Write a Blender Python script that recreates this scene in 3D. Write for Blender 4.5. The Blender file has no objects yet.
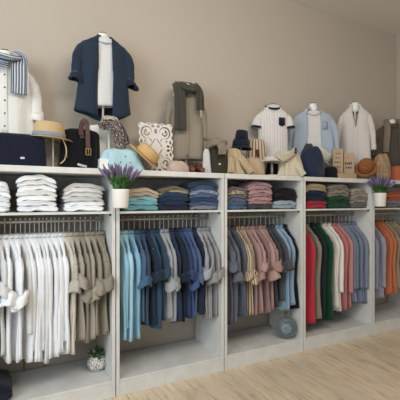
import bpy, math, random
from mathutils import Vector, Matrix
sc = bpy.context.scene
col = sc.collection
PI = math.pi
F = 381.0; CT, ST = 0.886, 0.4637; CAMH = 1.548
sin, cos = math.sin, math.cos

def ray(x, y):
    u = (x-200)/F
    return (u*CT+ST, -u*ST+CT, (201-y)/F)
def P(x, y, n):
    a, b, c = ray(x, y); k = n/b
    return Vector((a*k, n, CAMH+c*k))
def T(x, n): return P(x, 201, n).x
def scale_at(x, n):          # metres per pixel there
    t = T(x, n); return (t*ST+n*CT)/F

# ------------------------------------------------------------ materials
def lin(h):
    h = h.lstrip('#'); o = []
    for i in (0, 2, 4):
        c = int(h[i:i+2], 16)/255
        o.append(c/12.92 if c <= .04045 else ((c+.055)/1.055)**2.4)
    return (*o, 1)
MC = {}
def newmat(key):
    m = bpy.data.materials.new(key); m.use_nodes = True
    nt = m.node_tree; b = nt.nodes['Principled BSDF']
    return m, nt, b
def N(nt, t, **kw):
    n = nt.nodes.new(t)
    for k, v in kw.items(): setattr(n, k, v)
    return n
def mixrgb(nt, fac, a, b):
    n = nt.nodes.new('ShaderNodeMix'); n.data_type = 'RGBA'
    for s, v in ((n.inputs[0], fac), (n.inputs[6], a), (n.inputs[7], b)):
        if hasattr(v, 'links'): nt.links.new(v, s)
        else: s.default_value = v
    return n.outputs[2]
def math_(nt, op, a, b=None):
    n = nt.nodes.new('ShaderNodeMath'); n.operation = op
    for i, v in enumerate((a, b)):
        if v is None: continue
        if hasattr(v, 'links'): nt.links.new(v, n.inputs[i])
        else: n.inputs[i].default_value = v
    return n.outputs[0]
def desat(h, k=.74):
    r, g, b = (int(h[i:i+2], 16) for i in (1, 3, 5)); l = .3*r+.6*g+.1*b
    return '#%02x%02x%02x' % tuple(int(max(0, min(255, l+(v-l)*k))) for v in (r, g, b))
def fabric(c, stripe=None, period=.02, duty=.4, axis='x', c3=None, rough=.9, var=.055):
    """woven cloth; stripe = second colour, axis x/y/xy in the cloth's own metres"""
    c = desat(c); stripe = desat(stripe) if stripe else None
    key = ('fab', c, stripe, period, duty, axis, c3, var)
    if key in MC: return MC[key]
    m, nt, b = newmat('fabric_'+c.strip('#'))
    b.inputs['Roughness'].default_value = rough
    b.inputs['Specular IOR Level'].default_value = .15
    b.inputs['Sheen Weight'].default_value = .15
    base = lin(c)
    if stripe:
        tc = N(nt, 'ShaderNodeUVMap'); sp = N(nt, 'ShaderNodeSeparateXYZ')
        nt.links.new(tc.outputs[0], sp.inputs[0])
        cur = base
        for ax, cc in (('x', stripe), ('y', c3 or stripe)):
            if ax not in axis: continue
            v = math_(nt, 'FRACT', math_(nt, 'DIVIDE', sp.outputs[0 if ax == 'x' else 1], period))
            f = math_(nt, 'LESS_THAN', v, duty)
            if axis == 'xy': f = math_(nt, 'MULTIPLY', f, .75)
            cur = mixrgb(nt, f, cur, lin(cc))
        basec = cur
    else: basec = base
    tc2 = N(nt, 'ShaderNodeTexCoord')
    no = N(nt, 'ShaderNodeTexNoise'); no.inputs['Scale'].default_value = 55; no.inputs['Detail'].default_value = 4
    nt.links.new(tc2.outputs['Object'], no.inputs['Vector'])
    hs = N(nt, 'ShaderNodeHueSaturation')
    v = math_(nt, 'ADD', math_(nt, 'MULTIPLY', no.outputs[0], var*2), 1-var)
    nt.links.new(v, hs.inputs['Value'])
    if hasattr(basec, 'links'): nt.links.new(basec, hs.inputs['Color'])
    else: hs.inputs['Color'].default_value = basec
    nt.links.new(hs.outputs[0], b.inputs['Base Color'])
    n2 = N(nt, 'ShaderNodeTexNoise'); n2.inputs['Scale'].default_value = 17; n2.inputs['Detail'].default_value = 6
    mp = N(nt, 'ShaderNodeMapping'); mp.inputs['Scale'].default_value = (1, 1, .28)
    nt.links.new(tc2.outputs['Object'], mp.inputs[0]); nt.links.new(mp.outputs[0], n2.inputs['Vector'])
    bp = N(nt, 'ShaderNodeBump'); bp.inputs['Strength'].default_value = .6; bp.inputs['Distance'].default_value = .016
    nt.links.new(n2.outputs[0], bp.inputs['Height']); nt.links.new(bp.outputs[0], b.inputs['Normal'])
    MC[key] = m; return m
def patterned(c, c2, c3=None, sc_=60, key='print'):
    k = (key, c, c2, c3, sc_)
    if k in MC: return MC[k]
    m, nt, b = newmat('printed_cloth'); b.inputs['Roughness'].default_value = .9
    tc = N(nt, 'ShaderNodeTexCoord'); vo = N(nt, 'ShaderNodeTexVoronoi'); vo.inputs['Scale'].default_value = sc_
    nt.links.new(tc.outputs['Object'], vo.inputs['Vector'])
    f = math_(nt, 'LESS_THAN', vo.outputs['Distance'], .38)
    cur = mixrgb(nt, f, lin(c), lin(c2))
    if c3:
        no = N(nt, 'ShaderNodeTexNoise'); no.inputs['Scale'].default_value = sc_*.5
        nt.links.new(tc.outputs['Object'], no.inputs['Vector'])
        cur = mixrgb(nt, math_(nt, 'GREATER_THAN', no.outputs[0], .56), cur, lin(c3))
    nt.links.new(cur, b.inputs['Base Color'])
    MC[k] = m; return m
def plain(c, rough=.5, metal=0, noise=0, scale=8, bump=0, stretch=(1, 1, 1), key=''):
    k = ('pl', c, rough, metal, noise, scale, bump, stretch, key)
    if k in MC: return MC[k]
    m, nt, b = newmat('surface_'+c.strip('#'))
    b.inputs['Roughness'].default_value = rough; b.inputs['Metallic'].default_value = metal
    tc = N(nt, 'ShaderNodeTexCoord'); mp = N(nt, 'ShaderNodeMapping'); mp.inputs['Scale'].default_value = stretch
    nt.links.new(tc.outputs['Object'], mp.inputs[0])
    no = N(nt, 'ShaderNodeTexNoise'); no.inputs['Scale'].default_value = scale; no.inputs['Detail'].default_value = 6
    nt.links.new(mp.outputs[0], no.inputs['Vector'])
    hs = N(nt, 'ShaderNodeHueSaturation'); hs.inputs['Color'].default_value = lin(c)
    nt.links.new(math_(nt, 'ADD', math_(nt, 'MULTIPLY', no.outputs[0], noise*2), 1-noise), hs.inputs['Value'])
    nt.links.new(hs.outputs[0], b.inputs['Base Color'])
    if bump:
        bp = N(nt, 'ShaderNodeBump'); bp.inputs['Strength'].default_value = bump; bp.inputs['Distance'].default_value = .01
        nt.links.new(no.outputs[0], bp.inputs['Height']); nt.links.new(bp.outputs[0], b.inputs['Normal'])
    MC[k] = m; return m
def straw(c, c2):
    k = ('straw', c)
    if k in MC: return MC[k]
    m, nt, b = newmat('woven_straw'); b.inputs['Roughness'].default_value = .8
    tc = N(nt, 'ShaderNodeTexCoord')
    w = N(nt, 'ShaderNodeTexWave'); w.bands_direction = 'Z'; w.inputs['Scale'].default_value = 60; w.inputs['Distortion'].default_value = 2
    nt.links.new(tc.outputs['Object'], w.inputs[0])
    nt.links.new(mixrgb(nt, w.outputs['Fac'], lin(c2), lin(c)), b.inputs['Base Color'])
    bp = N(nt, 'ShaderNodeBump'); bp.inputs['Strength'].default_value = .4; bp.inputs['Distance'].default_value = .003
    nt.links.new(w.outputs['Fac'], bp.inputs['Height']); nt.links.new(bp.outputs[0], b.inputs['Normal'])
    MC[k] = m; return m
def glass(c, rough=.08, key='glass'):
    m, nt, b = newmat(key); b.inputs['Base Color'].default_value = lin(c)
    b.inputs['Roughness'].default_value = rough; b.inputs['Transmission Weight'].default_value = .75; b.inputs['IOR'].default_value = 1.4
    tc = N(nt, 'ShaderNodeTexCoord'); no = N(nt, 'ShaderNodeTexNoise'); no.inputs['Scale'].default_value = 40
    nt.links.new(tc.outputs['Object'], no.inputs['Vector'])
    bp = N(nt, 'ShaderNodeBump'); bp.inputs['Strength'].default_value = .3; bp.inputs['Distance'].default_value = .01
    nt.links.new(no.outputs[0], bp.inputs['Height']); nt.links.new(bp.outputs[0], b.inputs['Normal'])
    return m
def paint_wood():
    m, nt, b = newmat('whitewashed_wood'); b.inputs['Roughness'].default_value = .55
    tc = N(nt, 'ShaderNodeTexCoord'); mp = N(nt, 'ShaderNodeMapping'); mp.inputs['Scale'].default_value = (2, 2, 2)
    nt.links.new(tc.outputs['Object'], mp.inputs[0])
    no = N(nt, 'ShaderNodeTexNoise'); no.inputs['Scale'].default_value = 3; no.inputs['Detail'].default_value = 8; no.inputs['Distortion'].default_value = 1.2
    nt.links.new(mp.outputs[0], no.inputs['Vector'])
    r = N(nt, 'ShaderNodeValToRGB'); r.color_ramp.elements[0].position = .3; r.color_ramp.elements[1].position = .65
    r.color_ramp.elements[0].color = lin('#d3d3cf'); r.color_ramp.elements[1].color = lin('#dedfdc')
    nt.links.new(no.outputs[0], r.inputs[0]); nt.links.new(r.outputs[0], b.inputs['Base Color'])
    bp = N(nt, 'ShaderNodeBump'); bp.inputs['Strength'].default_value = .15; bp.inputs['Distance'].default_value = .004
    nt.links.new(no.outputs[0], bp.inputs['Height']); nt.links.new(bp.outputs[0], b.inputs['Normal'])
    return m
def floor_wood():
    m, nt, b = newmat('pale_plank_floor'); b.inputs['Roughness'].default_value = .42
    tc = N(nt, 'ShaderNodeTexCoord'); sp = N(nt, 'ShaderNodeSeparateXYZ'); nt.links.new(tc.outputs['Object'], sp.inputs[0])
    W = .185
    xi = math_(nt, 'DIVIDE', sp.outputs[0], W); idx = math_(nt, 'FLOOR', xi); fr = math_(nt, 'FRACT', xi)
    wn = N(nt, 'ShaderNodeTexWhiteNoise', noise_dimensions='1D'); nt.links.new(idx, wn.inputs['W'])
    yo = math_(nt, 'ADD', sp.outputs[1], math_(nt, 'MULTIPLY', wn.outputs['Value'], 5))
    yi = math_(nt, 'DIVIDE', yo, 1.9); yidx = math_(nt, 'FLOOR', yi); yfr = math_(nt, 'FRACT', yi)
    wn2 = N(nt, 'ShaderNodeTexWhiteNoise', noise_dimensions='2D')
    cb = N(nt, 'ShaderNodeCombineXYZ'); nt.links.new(idx, cb.inputs[0]); nt.links.new(yidx, cb.inputs[1]); nt.links.new(cb.outputs[0], wn2.inputs['Vector'])
    cv = N(nt, 'ShaderNodeCombineXYZ')
    nt.links.new(math_(nt, 'MULTIPLY', sp.outputs[0], 9), cv.inputs[0])
    nt.links.new(math_(nt, 'ADD', math_(nt, 'MULTIPLY', sp.outputs[1], 1.1), math_(nt, 'MULTIPLY', wn2.outputs['Value'], 30)), cv.inputs[1])
    no = N(nt, 'ShaderNodeTexNoise'); no.inputs['Scale'].default_value = 2.2; no.inputs['Detail'].default_value = 8; no.inputs['Distortion'].default_value = 1.5
    nt.links.new(cv.outputs[0], no.inputs['Vector'])
    r = N(nt, 'ShaderNodeValToRGB')
    e = r.color_ramp.elements
    e[0].position = .28; e[0].color = lin('#bfa586'); e[1].position = .72; e[1].color = lin('#e6d8c1')
    k = e.new(.45); k.color = lin('#dbc8ab')
    nt.links.new(no.outputs[0], r.inputs[0])
    hs = N(nt, 'ShaderNodeHueSaturation'); nt.links.new(r.outputs[0], hs.inputs['Color'])
    nt.links.new(math_(nt, 'ADD', math_(nt, 'MULTIPLY', wn2.outputs['Value'], .16), .90), hs.inputs['Value'])
    seam = math_(nt, 'MAXIMUM', math_(nt, 'LESS_THAN', fr, .018), math_(nt, 'LESS_THAN', yfr, .002))
    c = mixrgb(nt, math_(nt, 'MULTIPLY', seam, .5), hs.outputs[0], lin('#7d6647'))
    nt.links.new(c, b.inputs['Base Color'])
    bp = N(nt, 'ShaderNodeBump'); bp.inputs['Strength'].default_value = .1; bp.inputs['Distance'].default_value = .003
    nt.links.new(no.outputs[0], bp.inputs['Height']); nt.links.new(bp.outputs[0], b.inputs['Normal'])
    return m

WOOD = paint_wood()
M_BUTTON = plain('#3a332c', .4); M_BTNW = plain('#d8d2c4', .4)
M_CLEAR = plain('#d6d5d1', .3, key='hanger'); M_STEEL = plain('#b9b6af', .4, .3)
M_WHITE = plain('#efece6', .45); M_BLACK = plain('#141312', .6)

# ------------------------------------------------------------ objects
USED = {}
def mesh_obj(name, verts, faces, mat, parent=None, uvs=None, smooth=True, solid=0, bevel=0, sub=0, loc=None):
    me = bpy.data.meshes.new(name); me.from_pydata([tuple(v) for v in verts], [], faces)
    if uvs is not None:
        ul = me.uv_layers.new(name='UVMap')
        for p in me.polygons:
            for li in p.loop_indices:
                vi = me.loops[li].vertex_index; ul.data[li].uv = uvs[vi]
    me.polygons.foreach_set('use_smooth', [smooth]*len(me.polygons)); me.update()
    me.materials.append(mat)
    o = bpy.data.objects.new(name, me); col.objects.link(o)
    if parent is not None: o.parent = parent
    if loc is not None: o.location = loc
    if solid:
        md = o.modifiers.new('thickness', 'SOLIDIFY'); md.thickness = solid; md.offset = 0
    if bevel:
        md = o.modifiers.new('bevel', 'BEVEL'); md.width = bevel; md.segments = 2; md.limit_method = 'ANGLE'
    if sub:
        md = o.modifiers.new('sub', 'SUBSURF'); md.levels = sub; md.render_levels = sub
    return o
def tag(o, label, cat, group=None):
    o['label'] = label; o['category'] = cat
    if group: o['group'] = group
    return o
def thing(name, label, cat, loc=(0, 0, 0), rz=0, group=None, rot=None):
    o = bpy.data.objects.new(name, None); col.objects.link(o); o.empty_display_size = .05
    o.location = loc; o.rotation_euler = rot or (0, 0, rz)
    return tag(o, label, cat, group)
def boxes(name, bl, mat, parent=None, bevel=.003, loc=None):
    v, f = [], []
    for (x0, y0, z0, x1, y1, z1) in bl:
        b = len(v)
        v += [(x0, y0, z0), (x1, y0, z0), (x1, y1, z0), (x0, y1, z0), (x0, y0, z1), (x1, y0, z1), (x1, y1, z1), (x0, y1, z1)]
        f += [(b, b+3, b+2, b+1), (b+4, b+5, b+6, b+7), (b, b+1, b+5, b+4), (b+1, b+2, b+6, b+5), (b+2, b+3, b+7, b+6), (b+3, b, b+4, b+7)]
    return mesh_obj(name, v, f, mat, parent, smooth=False, bevel=bevel, loc=loc)
def loft(rings, closed=True, cap0=False, cap1=False):
    v, f, uv = [], [], []
    n = len(rings[0]); vv = 0
    ulen = 0
    for i, r in enumerate(rings):
        if i: vv += (Vector(r[0])-Vector(rings[i-1][0])).length*.5 + (Vector(r[n//2])-Vector(rings[i-1][n//2])).length*.5
        uu = 0
        for j, p in enumerate(r):
            if j: uu += (Vector(p)-Vector(rings[len(rings)//2][j-1])).length if False else (Vector(rings[len(rings)//2][j])-Vector(rings[len(rings)//2][j-1])).length
            v.append(p); uv.append((uu, vv))
    for i in range(len(rings)-1):
        for j in range(n if closed else n-1):
            a = i*n+j; b = i*n+(j+1) % n
            f.append((a, b, b+n, a+n))
    if cap0: f.append(tuple(range(n-1, -1, -1)))
    if cap1: f.append(tuple((len(rings)-1)*n+j for j in range(n)))
    return v, f, uv
def lathe(prof, seg=24, sq=1.0, jitter=None):
    rings = []
    for (r, z) in prof:
        rings.append([(r*cos(2*PI*j/seg), r*sq*sin(2*PI*j/seg), z) for j in range(seg)])
    return rings
def frames(path, up=Vector((0, 1, 0))):
    out = []
    for i, p in enumerate(path):
        a = path[max(i-1, 0)]; b = path[min(i+1, len(path)-1)]
        t = (b-a).normalized(); s = t.cross(up)
        if s.length < 1e-4: s = t.cross(Vector((1, 0, 0)))
        s.normalize(); w = s.cross(t).normalized()
        out.append((p, t, s, w))
    return out
def smooth_path(pts, n=16):
    pts = [Vector(p) for p in pts]; out = []
    m = len(pts)-1
    for i in range(n+1):
        s = i/n*m; k = min(int(s), m-1); t = s-k
        p0 = pts[max(k-1, 0)]; p1 = pts[k]; p2 = pts[k+1]; p3 = pts[min(k+2, m)]
        out.append(.5*((2*p1)+(p2-p0)*t+(2*p0-5*p1+4*p2-p3)*t*t+(3*p1-p0-3*p2+p3)*t**3))
    return out
def sweep(path, fn, seg=14, up=Vector((0, 1, 0))):
    """fn(s, theta) -> (side, up) offset"""
    rings = []; L = len(path)-1
    for i, (p, t, s, w) in enumerate(frames(path, up)):
        r = []
        for j in range(seg):
            a, b = fn(i/L, 2*PI*j/seg); r.append(tuple(p+s*a+w*b))
        rings.append(r)
    return rings
def tube(name, pts, r, mat, parent=None, n=12, seg=8, loc=None, smoothp=True):
    path = smooth_path(pts, n) if smoothp else [Vector(p) for p in pts]
    v, f, uv = loft(sweep(path, lambda s, a: (r*cos(a), r*sin(a)), seg, Vector((.02, 1, .03))), True, True, True)
    return mesh_obj(name, v, f, mat, parent, uv, loc=loc)
def interp(tab, z):
    for i in range(len(tab)-1):
        if tab[i][0] >= z >= tab[i+1][0]:
            k = (tab[i][0]-z)/(tab[i][0]-tab[i+1][0]); k = k*k*(3-2*k)*.5+k*.5
            return [tab[i][q]+(tab[i+1][q]-tab[i][q])*k for q in range(1, len(tab[0]))]
    return list(tab[-1][1:]) if z < tab[-1][0] else list(tab[0][1:])

# ------------------------------------------------------------ garments
def shirt(root, mat, L=.8, seed=0, sh=.2, waist=.2, hem=.225, depth=.028, fold=.012, sleeve='long', sleeve_out=.03,
          collar='shirt', open_gap=0, tail=.03, placket=True, buttons=0, cuffmat=None, cuffr=1., button_mat=None, sleeve_len=None,
          thick=.003, side_only=None, collar_mat=None, vneck=.0, front=-1, sleeve_r=.055, sleeve_y=0, sleeves=(1, -1), drop=1.0, vlen=0):
    """a garment hanging from its neck (origin); shoulders along local x, front towards local -y"""
    R = random.Random(seed)
    p1, p2, p3 = (R.uniform(0, 6.3) for _ in range(3)); k1 = R.uniform(20, 30); k2 = R.uniform(38, 55)
    tab = [(.012, .060, depth*.35+.03), (-.004, .082, depth*.6+.03), (-.028*drop, sh*.66, depth*.95+.004), (-.052*drop, sh*.93, depth*.85), (-.075*drop, sh*1.02, depth), (-.12-.08*drop, sh*.98, depth*1.1),
           (-.42*L/.8, waist, depth*1.1), (-L*.8, (waist+hem)/2, depth*1.15), (-L, hem, depth*1.2)]
    def S(th, z):
        a, b = interp(tab, z)
        c, s = cos(th), sin(th)
        x = a*(1 if c > 0 else -1)*abs(c)**.85; y = b*(1 if s > 0 else -1)*abs(s)**.8
        d = min(1, max(0, (-z-.04)/(L*.6)))
        y += fold*d*(sin(k1*x+p1+z*2.2)+.55*sin(k2*x+p2-z*3)) 
        y += fold*.5*d*sin(9*z+p3+6*x)
        x += fold*.14*d*sin(7*z+p2)
        zz = z
        if z < -L*.8: zz -= tail*(1-abs(c)**2)*((-z-L*.8)/(L*.2))+.012*sin(k1*.5*x+p3)*((-z-L*.8)/(L*.2))
        return (x, y, zz)
    zt_ = .11*max(1, drop*.9); zs = [.012, -.004]+[-q*drop for q in (.014, .022, .03, .038, .046, .054, .064, .076)]+[-zt_-.01]; nz = 17
    zs += [-zt_-.01-(L-zt_-.01)*(i+1)/nz for i in range(nz)]
    NS = 44; rings = []
    for z in zs:
        if open_gap:
            a_ = interp(tab, z)[0]; ow = open_gap*max(.03, 1+z/vlen) if vlen else open_gap*(1 if z > -.3 else 1.1)
            g = min(1.05, min(.88, ow/a_)**(1/.85)*1.1)
            ths = [-PI/2+g+(2*PI-2*g)*j/(NS-1) for j in range(NS)]
        else: ths = [-PI/2+2*PI*j/NS for j in range(NS)]
        rings.append([S(t, z) for t in ths])
    v, f, uv = loft(rings, closed=not open_gap)
    body = mesh_obj('torso', v, f, mat, root, uv, solid=thick)
    # sleeves
    for sx in sleeves:
        if sleeve == 'none': break
        if sleeve == 'rolled':
            SL = sleeve_len or R.uniform(.33, .38)
            pts = [(sx*(sh*.82), 0, -.065*drop), (sx*(sh+.008), sleeve_y*.5, -.09-.06*drop), (sx*(sh+sleeve_out*.8), sleeve_y, -SL*.7), (sx*(sh+sleeve_out), sleeve_y, -SL)]
            rr = [(0, .55), (.14, .88), (.35, 1.0), (.75, .85), (1, .8)]
        elif sleeve == 'long':
            SL = sleeve_len or R.uniform(.52, .58)
            pts = [(sx*(sh*.82), 0, -.065*drop), (sx*(sh+.006), sleeve_y*.5, -.11-.06*drop), (sx*(sh+sleeve_out*.7), sleeve_y, -SL*.6), (sx*(sh+sleeve_out), sleeve_y, -SL)]
            rr = [(0, .55), (.12, .88), (.3, .95), (.75, .75), (1, .62)]
        else:
            SL = sleeve_len or .2
            pts = [(sx*(sh*.82), 0, -.07*drop), (sx*(sh*1.0+.006), 0, -.06-.075*drop), (sx*(sh+.02+sleeve_out), 0, -SL)]
            rr = [(0, .55), (.3, .85), (.6, .95), (1, 1.0)]
        ph = R.uniform(0, 6)
        def rad(s):
            for i in range(len(rr)-1):
                if s <= rr[i+1][0]:
                    k = (s-rr[i][0])/(rr[i+1][0]-rr[i][0]); return rr[i][1]+(rr[i+1][1]-rr[i][1])*k
            return rr[-1][1]
        dy = min(depth*.95+.004, sleeve_r*.9)
        def fn(s, a, dy=dy, ph=ph):
            w = 1+.035*sin(s*23+2*a+ph)+.07*sin(3*a+ph*2+s*5)
            return (sleeve_r*rad(s)*cos(a)*w, dy*rad(s)*(1 if s > .15 else .9)*sin(a)*w)
        path = smooth_path(pts, 18)
        v, f, uv = loft(sweep(path, fn, 16), True, True, False)
        sl = mesh_obj('sleeve', v, f, mat, root, uv, solid=.002)
        if sleeve == 'rolled':
            p = path[-1]; t = (path[-1]-path[-3]).normalized()
            tl = Vector((R.uniform(.0, .35)*sx, R.uniform(-.4, .1), -1)).normalized()
            cp = [p-tl*.028*cuffr, p-tl*.012, p+tl*.012, p+tl*.03*cuffr, p+tl*.042*cuffr, p+tl*.040*cuffr, p+tl*.02, p-tl*.005]
            cr = [.80, 1.04, 1.0, 1.14, 1.06, .9, .8, .72]
            rings = []
            for q, k in zip(cp, cr):
                ring = []
                for j in range(20):
                    a = 2*PI*j/20; w = .96+.08*sin(3*a+ph+k*6)+.06*sin(5*a-ph*2+k*9)+.03*sin(9*a+ph)
                    ring.append((q.x+sleeve_r*k*1.08*cuffr*cos(a)*w, q.y+(dy+.008)*k*1.12*sin(a)*w*cuffr, q.z+.010*cos(2*a+ph)+.012*cos(a+ph)))
                rings.append(ring)
            v, f, uv = loft(rings)
            mesh_obj('cuff', v, f, cuffmat or mat, sl, uv, solid=.002)
        elif sleeve == 'long' :
            p = path[-1]; rings = []
            for q, k in ((-.035, .62), (-.03, .67), (.02, .70), (.035, .69), (.034, .62)):
                rings.append([(p.x+sleeve_r*k*cos(2*PI*j/16), p.y+(dy*.8+.004)*k*1.15*sin(2*PI*j/16), p.z-q) for j in range(16)])
            v, f, uv = loft(rings); mesh_obj('cuff', v, f, cuffmat or mat, sl, uv, solid=.002)
        elif sleeve == 'short' and cuffmat:
            p = path[-1]; q = path[-2]; t = (p-q).normalized()
            def fn2(s, a): return (sleeve_r*1.06*cos(a), (dy+.004)*1.12*sin(a))
            v, f, uv = loft(sweep([p-t*.02, p+t*.004], fn2, 16)); mesh_obj('cuff', v, f, cuffmat, sl, uv, solid=.003)
    # collar
    if collar == 'shirt' or collar == 'band':
        rings = []; hh = .034 if collar == 'shirt' else .022
        prof = [(.064, .004), (.060, hh), (.066, hh+.003), (.074, hh*.35)] if collar == 'shirt' else [(.066, .0), (.060, hh)]
        for (r, z) in prof:
            g = .62 if open_gap else .28; ring = []
            for j in range(24):
                t = -PI/2+g+(2*PI-2*g)*j/23
                fr = max(0, -sin(t))
                ring.append((r*cos(t), (depth*.40+.036)*r/.064*sin(t), z-fr*fr*.03*(1.3 if r > .07 else 1)))
            rings.append(ring)
        v, f, uv = loft(rings, closed=False)
        mesh_obj('collar', v, f, collar_mat or mat, root, uv, solid=.003)
    elif collar == 'ring':
        rings = []
        for j in range(32):
            t = 2*PI*j/32; fr = max(0, -sin(t))
            c = Vector((.084*cos(t), (depth*.6+.040)*sin(t), .008-fr*.045)); ring = []
            for k in range(6):
                a = 2*PI*k/6; ring.append((c.x+.004*cos(a)*cos(t), c.y+.006*cos(a)*sin(t), c.z+.013*sin(a)))
            rings.append(ring)
        rings.append(rings[0]); v, f, uv = loft(rings)
        mesh_obj('neckband', v, f, collar_mat or mat, root, uv)
    if placket and (not open_gap or vlen):
        rows = []; 
        for i in range(16):
            z0_ = vlen*.97 if vlen else .02; z = -z0_-(L*.97-z0_)*i/15
            rows.append([(lambda q: (q[0], q[1]-.0035, q[2]))(S(-PI/2+d, z)) for d in (-.07, -.035, .0, .035, .07)])
        v, f, uv = loft(rows, closed=False); pk = mesh_obj('placket', v, f, mat, root, uv, solid=.002)
        for i in range(buttons):
            z = -.05-(L*.80)*i/max(1, buttons-1); q = S(-PI/2, z)
            rr = .0065
            rings = [[(q[0]+rr*k*cos(2*PI*j/10), q[1]-.005-h, q[2]+rr*k*sin(2*PI*j/10)) for j in range(10)] for (k, h) in ((1, 0), (1, .0025), (.6, .003))]
            v, f, uv = loft(rings, True, True, True); mesh_obj('button', v, f, button_mat or M_BUTTON, root)
    return S

HANG = {}
def hanger(loc, rz, label, group):
    root = thing('clothes_hanger', label, 'hanger', loc, rz, group)
    if not HANG:
        pts = [(.004, 0, .018), (-.012, 0, .012), (-.016, 0, -.004), (-.004, 0, -.018), (.0, 0, -.045), (0, 0, -.085), (0, 0, -.125)]
        pts = [(.012, 0, .002), (.008, 0, .011), (-.002, 0, .0135), (-.0125, 0, .006), (-.0125, 0, -.008), (-.003, 0, -.02), (0, 0, -.04), (0, 0, -.14)]
        HANG['hook'] = tube('hook', pts, .0034, M_CLEAR, root, 22, 6).data
        pts = [(-.18, 0, -.262), (-.12, 0, -.205), (-.04, 0, -.146), (0, 0, -.132), (.04, 0, -.146), (.12, 0, -.205), (.18, 0, -.262)]
        path = smooth_path(pts, 18)
        v, f, uv = loft(sweep(path, lambda s, a: (.008*cos(a), .006*sin(a)), 8), True, True, True)
        HANG['arms'] = mesh_obj('arms', v, f, M_CLEAR, root).data
    else:
        for k in ('hook', 'arms'):
            o = bpy.data.objects.new(k, HANG[k]); col.objects.link(o); o.parent = root
    return root

# ------------------------------------------------------------ setting
XL, XR, YF, YB, ZC = -3.2, 5.02, -3.0, 3.53, 3.92
def struct(o): o['kind'] = 'structure'; return o
M_WALL = plain('#bcb2a5', .85, noise=.03, scale=1.5, bump=.06, key='wall')
M_CEIL = plain('#e4dfd8', .9, noise=.02, scale=2, key='ceil')
struct(boxes('floor', [(XL, YF, -.1, XR+.15, YB+.15, 0)], floor_wood(), bevel=0))
struct(boxes('wall_back', [(XL, YB, 0, XR+.15, YB+.15, ZC)], M_WALL, bevel=0))
struct(boxes('wall_right', [(XR, YF, 0, XR+.15, YB, ZC)], M_WALL, bevel=0))
struct(boxes('ceiling', [(XL, YF, ZC, XR+.15, YB+.15, ZC+.12)], M_CEIL, bevel=0))

# ------------------------------------------------------------ shelving units
FR, BK = 2.975, 3.50
H = 1.80
RAILY, RAILZ = 3.235, 1.40
EDGE = [-.19, .8077, 1.809, 2.757, 3.814, 4.83]
UNAME = ['far-left', 'second', 'third', 'fourth', 'fifth']
ULAB = ['white shelving unit at the left edge, holding white and greige shirts',
        'white shelving unit holding turquoise, navy and blue shirts',
        'white shelving unit holding dusty pink shirts and a round glass bottle',
        'white shelving unit holding red, green, white and coral garments',
        'white shelving unit at the right edge, holding lilac and orange shirts']
for i in range(5):
    a, b = EDGE[i]+.004, EDGE[i+1]-.004
    u = thing('shelving_unit', ULAB[i], 'shelf', (a, FR, 0), 0, 'white shelving units along the wall')
    w = b-a; D = BK-FR; th = .026
    for x0 in (0, w-th):
        boxes('side_panel', [(x0, 0, 0, x0+th, D*.86, H-.045), (x0+.001, D*.862, 0, x0+th-.001, D, H-.045)], WOOD, u, .002)
    boxes('top_board', [(-.001, -.004, H-.045, w+.001, D, H)], WOOD, u, .004)
    boxes('shelf_board', [(th, .004, 1.447, w-th, D-.03, 1.465)], WOOD, u, .002)
    boxes('bottom_board', [(th, .006, .108, w-th, D, .13)], WOOD, u, .002)
    boxes('kick_board', [(th, .004, .0, w-th, .024, .107)], WOOD, u, .002)
    boxes('back_rail', [(th, D-.028, 1.64, w-th, D-.008, H-.045)], WOOD, u, .002)
    cr = tube('clothes_rail', [(th, RAILY-FR, RAILZ-.014), (w-th, RAILY-FR, RAILZ-.014)], .011, M_STEEL, u, 2, 10, smoothp=False)
    for x0 in (th+.004, w-th-.004):
        sgn = 1 if x0 < .5 else -1
        boxes('rail_bracket', [(x0-.004, RAILY-FR-.03, RAILZ-.03, x0+.004, RAILY-FR+.03, RAILZ+.046)], M_STEEL, cr, .002)
    boxes('shelf_pin', [(w-th-.012, .03, 1.43, w-th, .045, 1.447)], M_BLACK, u, .001)

# ------------------------------------------------------------ hanging shirts
ORD = ['first', 'second', 'third', 'fourth', 'fifth', 'sixth', 'seventh', 'eighth', 'ninth', 'tenth', 'eleventh', 'twelfth', 'thirteenth',
       'fourteenth', 'fifteenth', 'sixteenth', 'seventeenth', 'eighteenth', 'nineteenth', 'twentieth', 'twenty-first', 'twenty-second', 'twenty-third', 'twenty-fourth']
BAY = ['left-edge bay', 'blue-shirt bay', 'pink-shirt bay', 'red-green bay', 'right-edge bay']
HG = ['pale clothes hanger on the rail of the white-shirt bay at the left edge', 'pale clothes hanger on the rail of the bay of blue shirts',
      'pale clothes hanger on the rail of the bay of dusty pink shirts', 'pale clothes hanger on the rail of the bay with the red garment',
      'pale clothes hanger on the rail of the right-edge bay with orange shirts']
W1, W2, W3, W4 = '#e6e9ee', '#dcdfe3', '#d3d3d1', '#ecf0f5'
G1, G2, G3 = '#a39a89', '#8f8573', '#978d7b'
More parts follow.
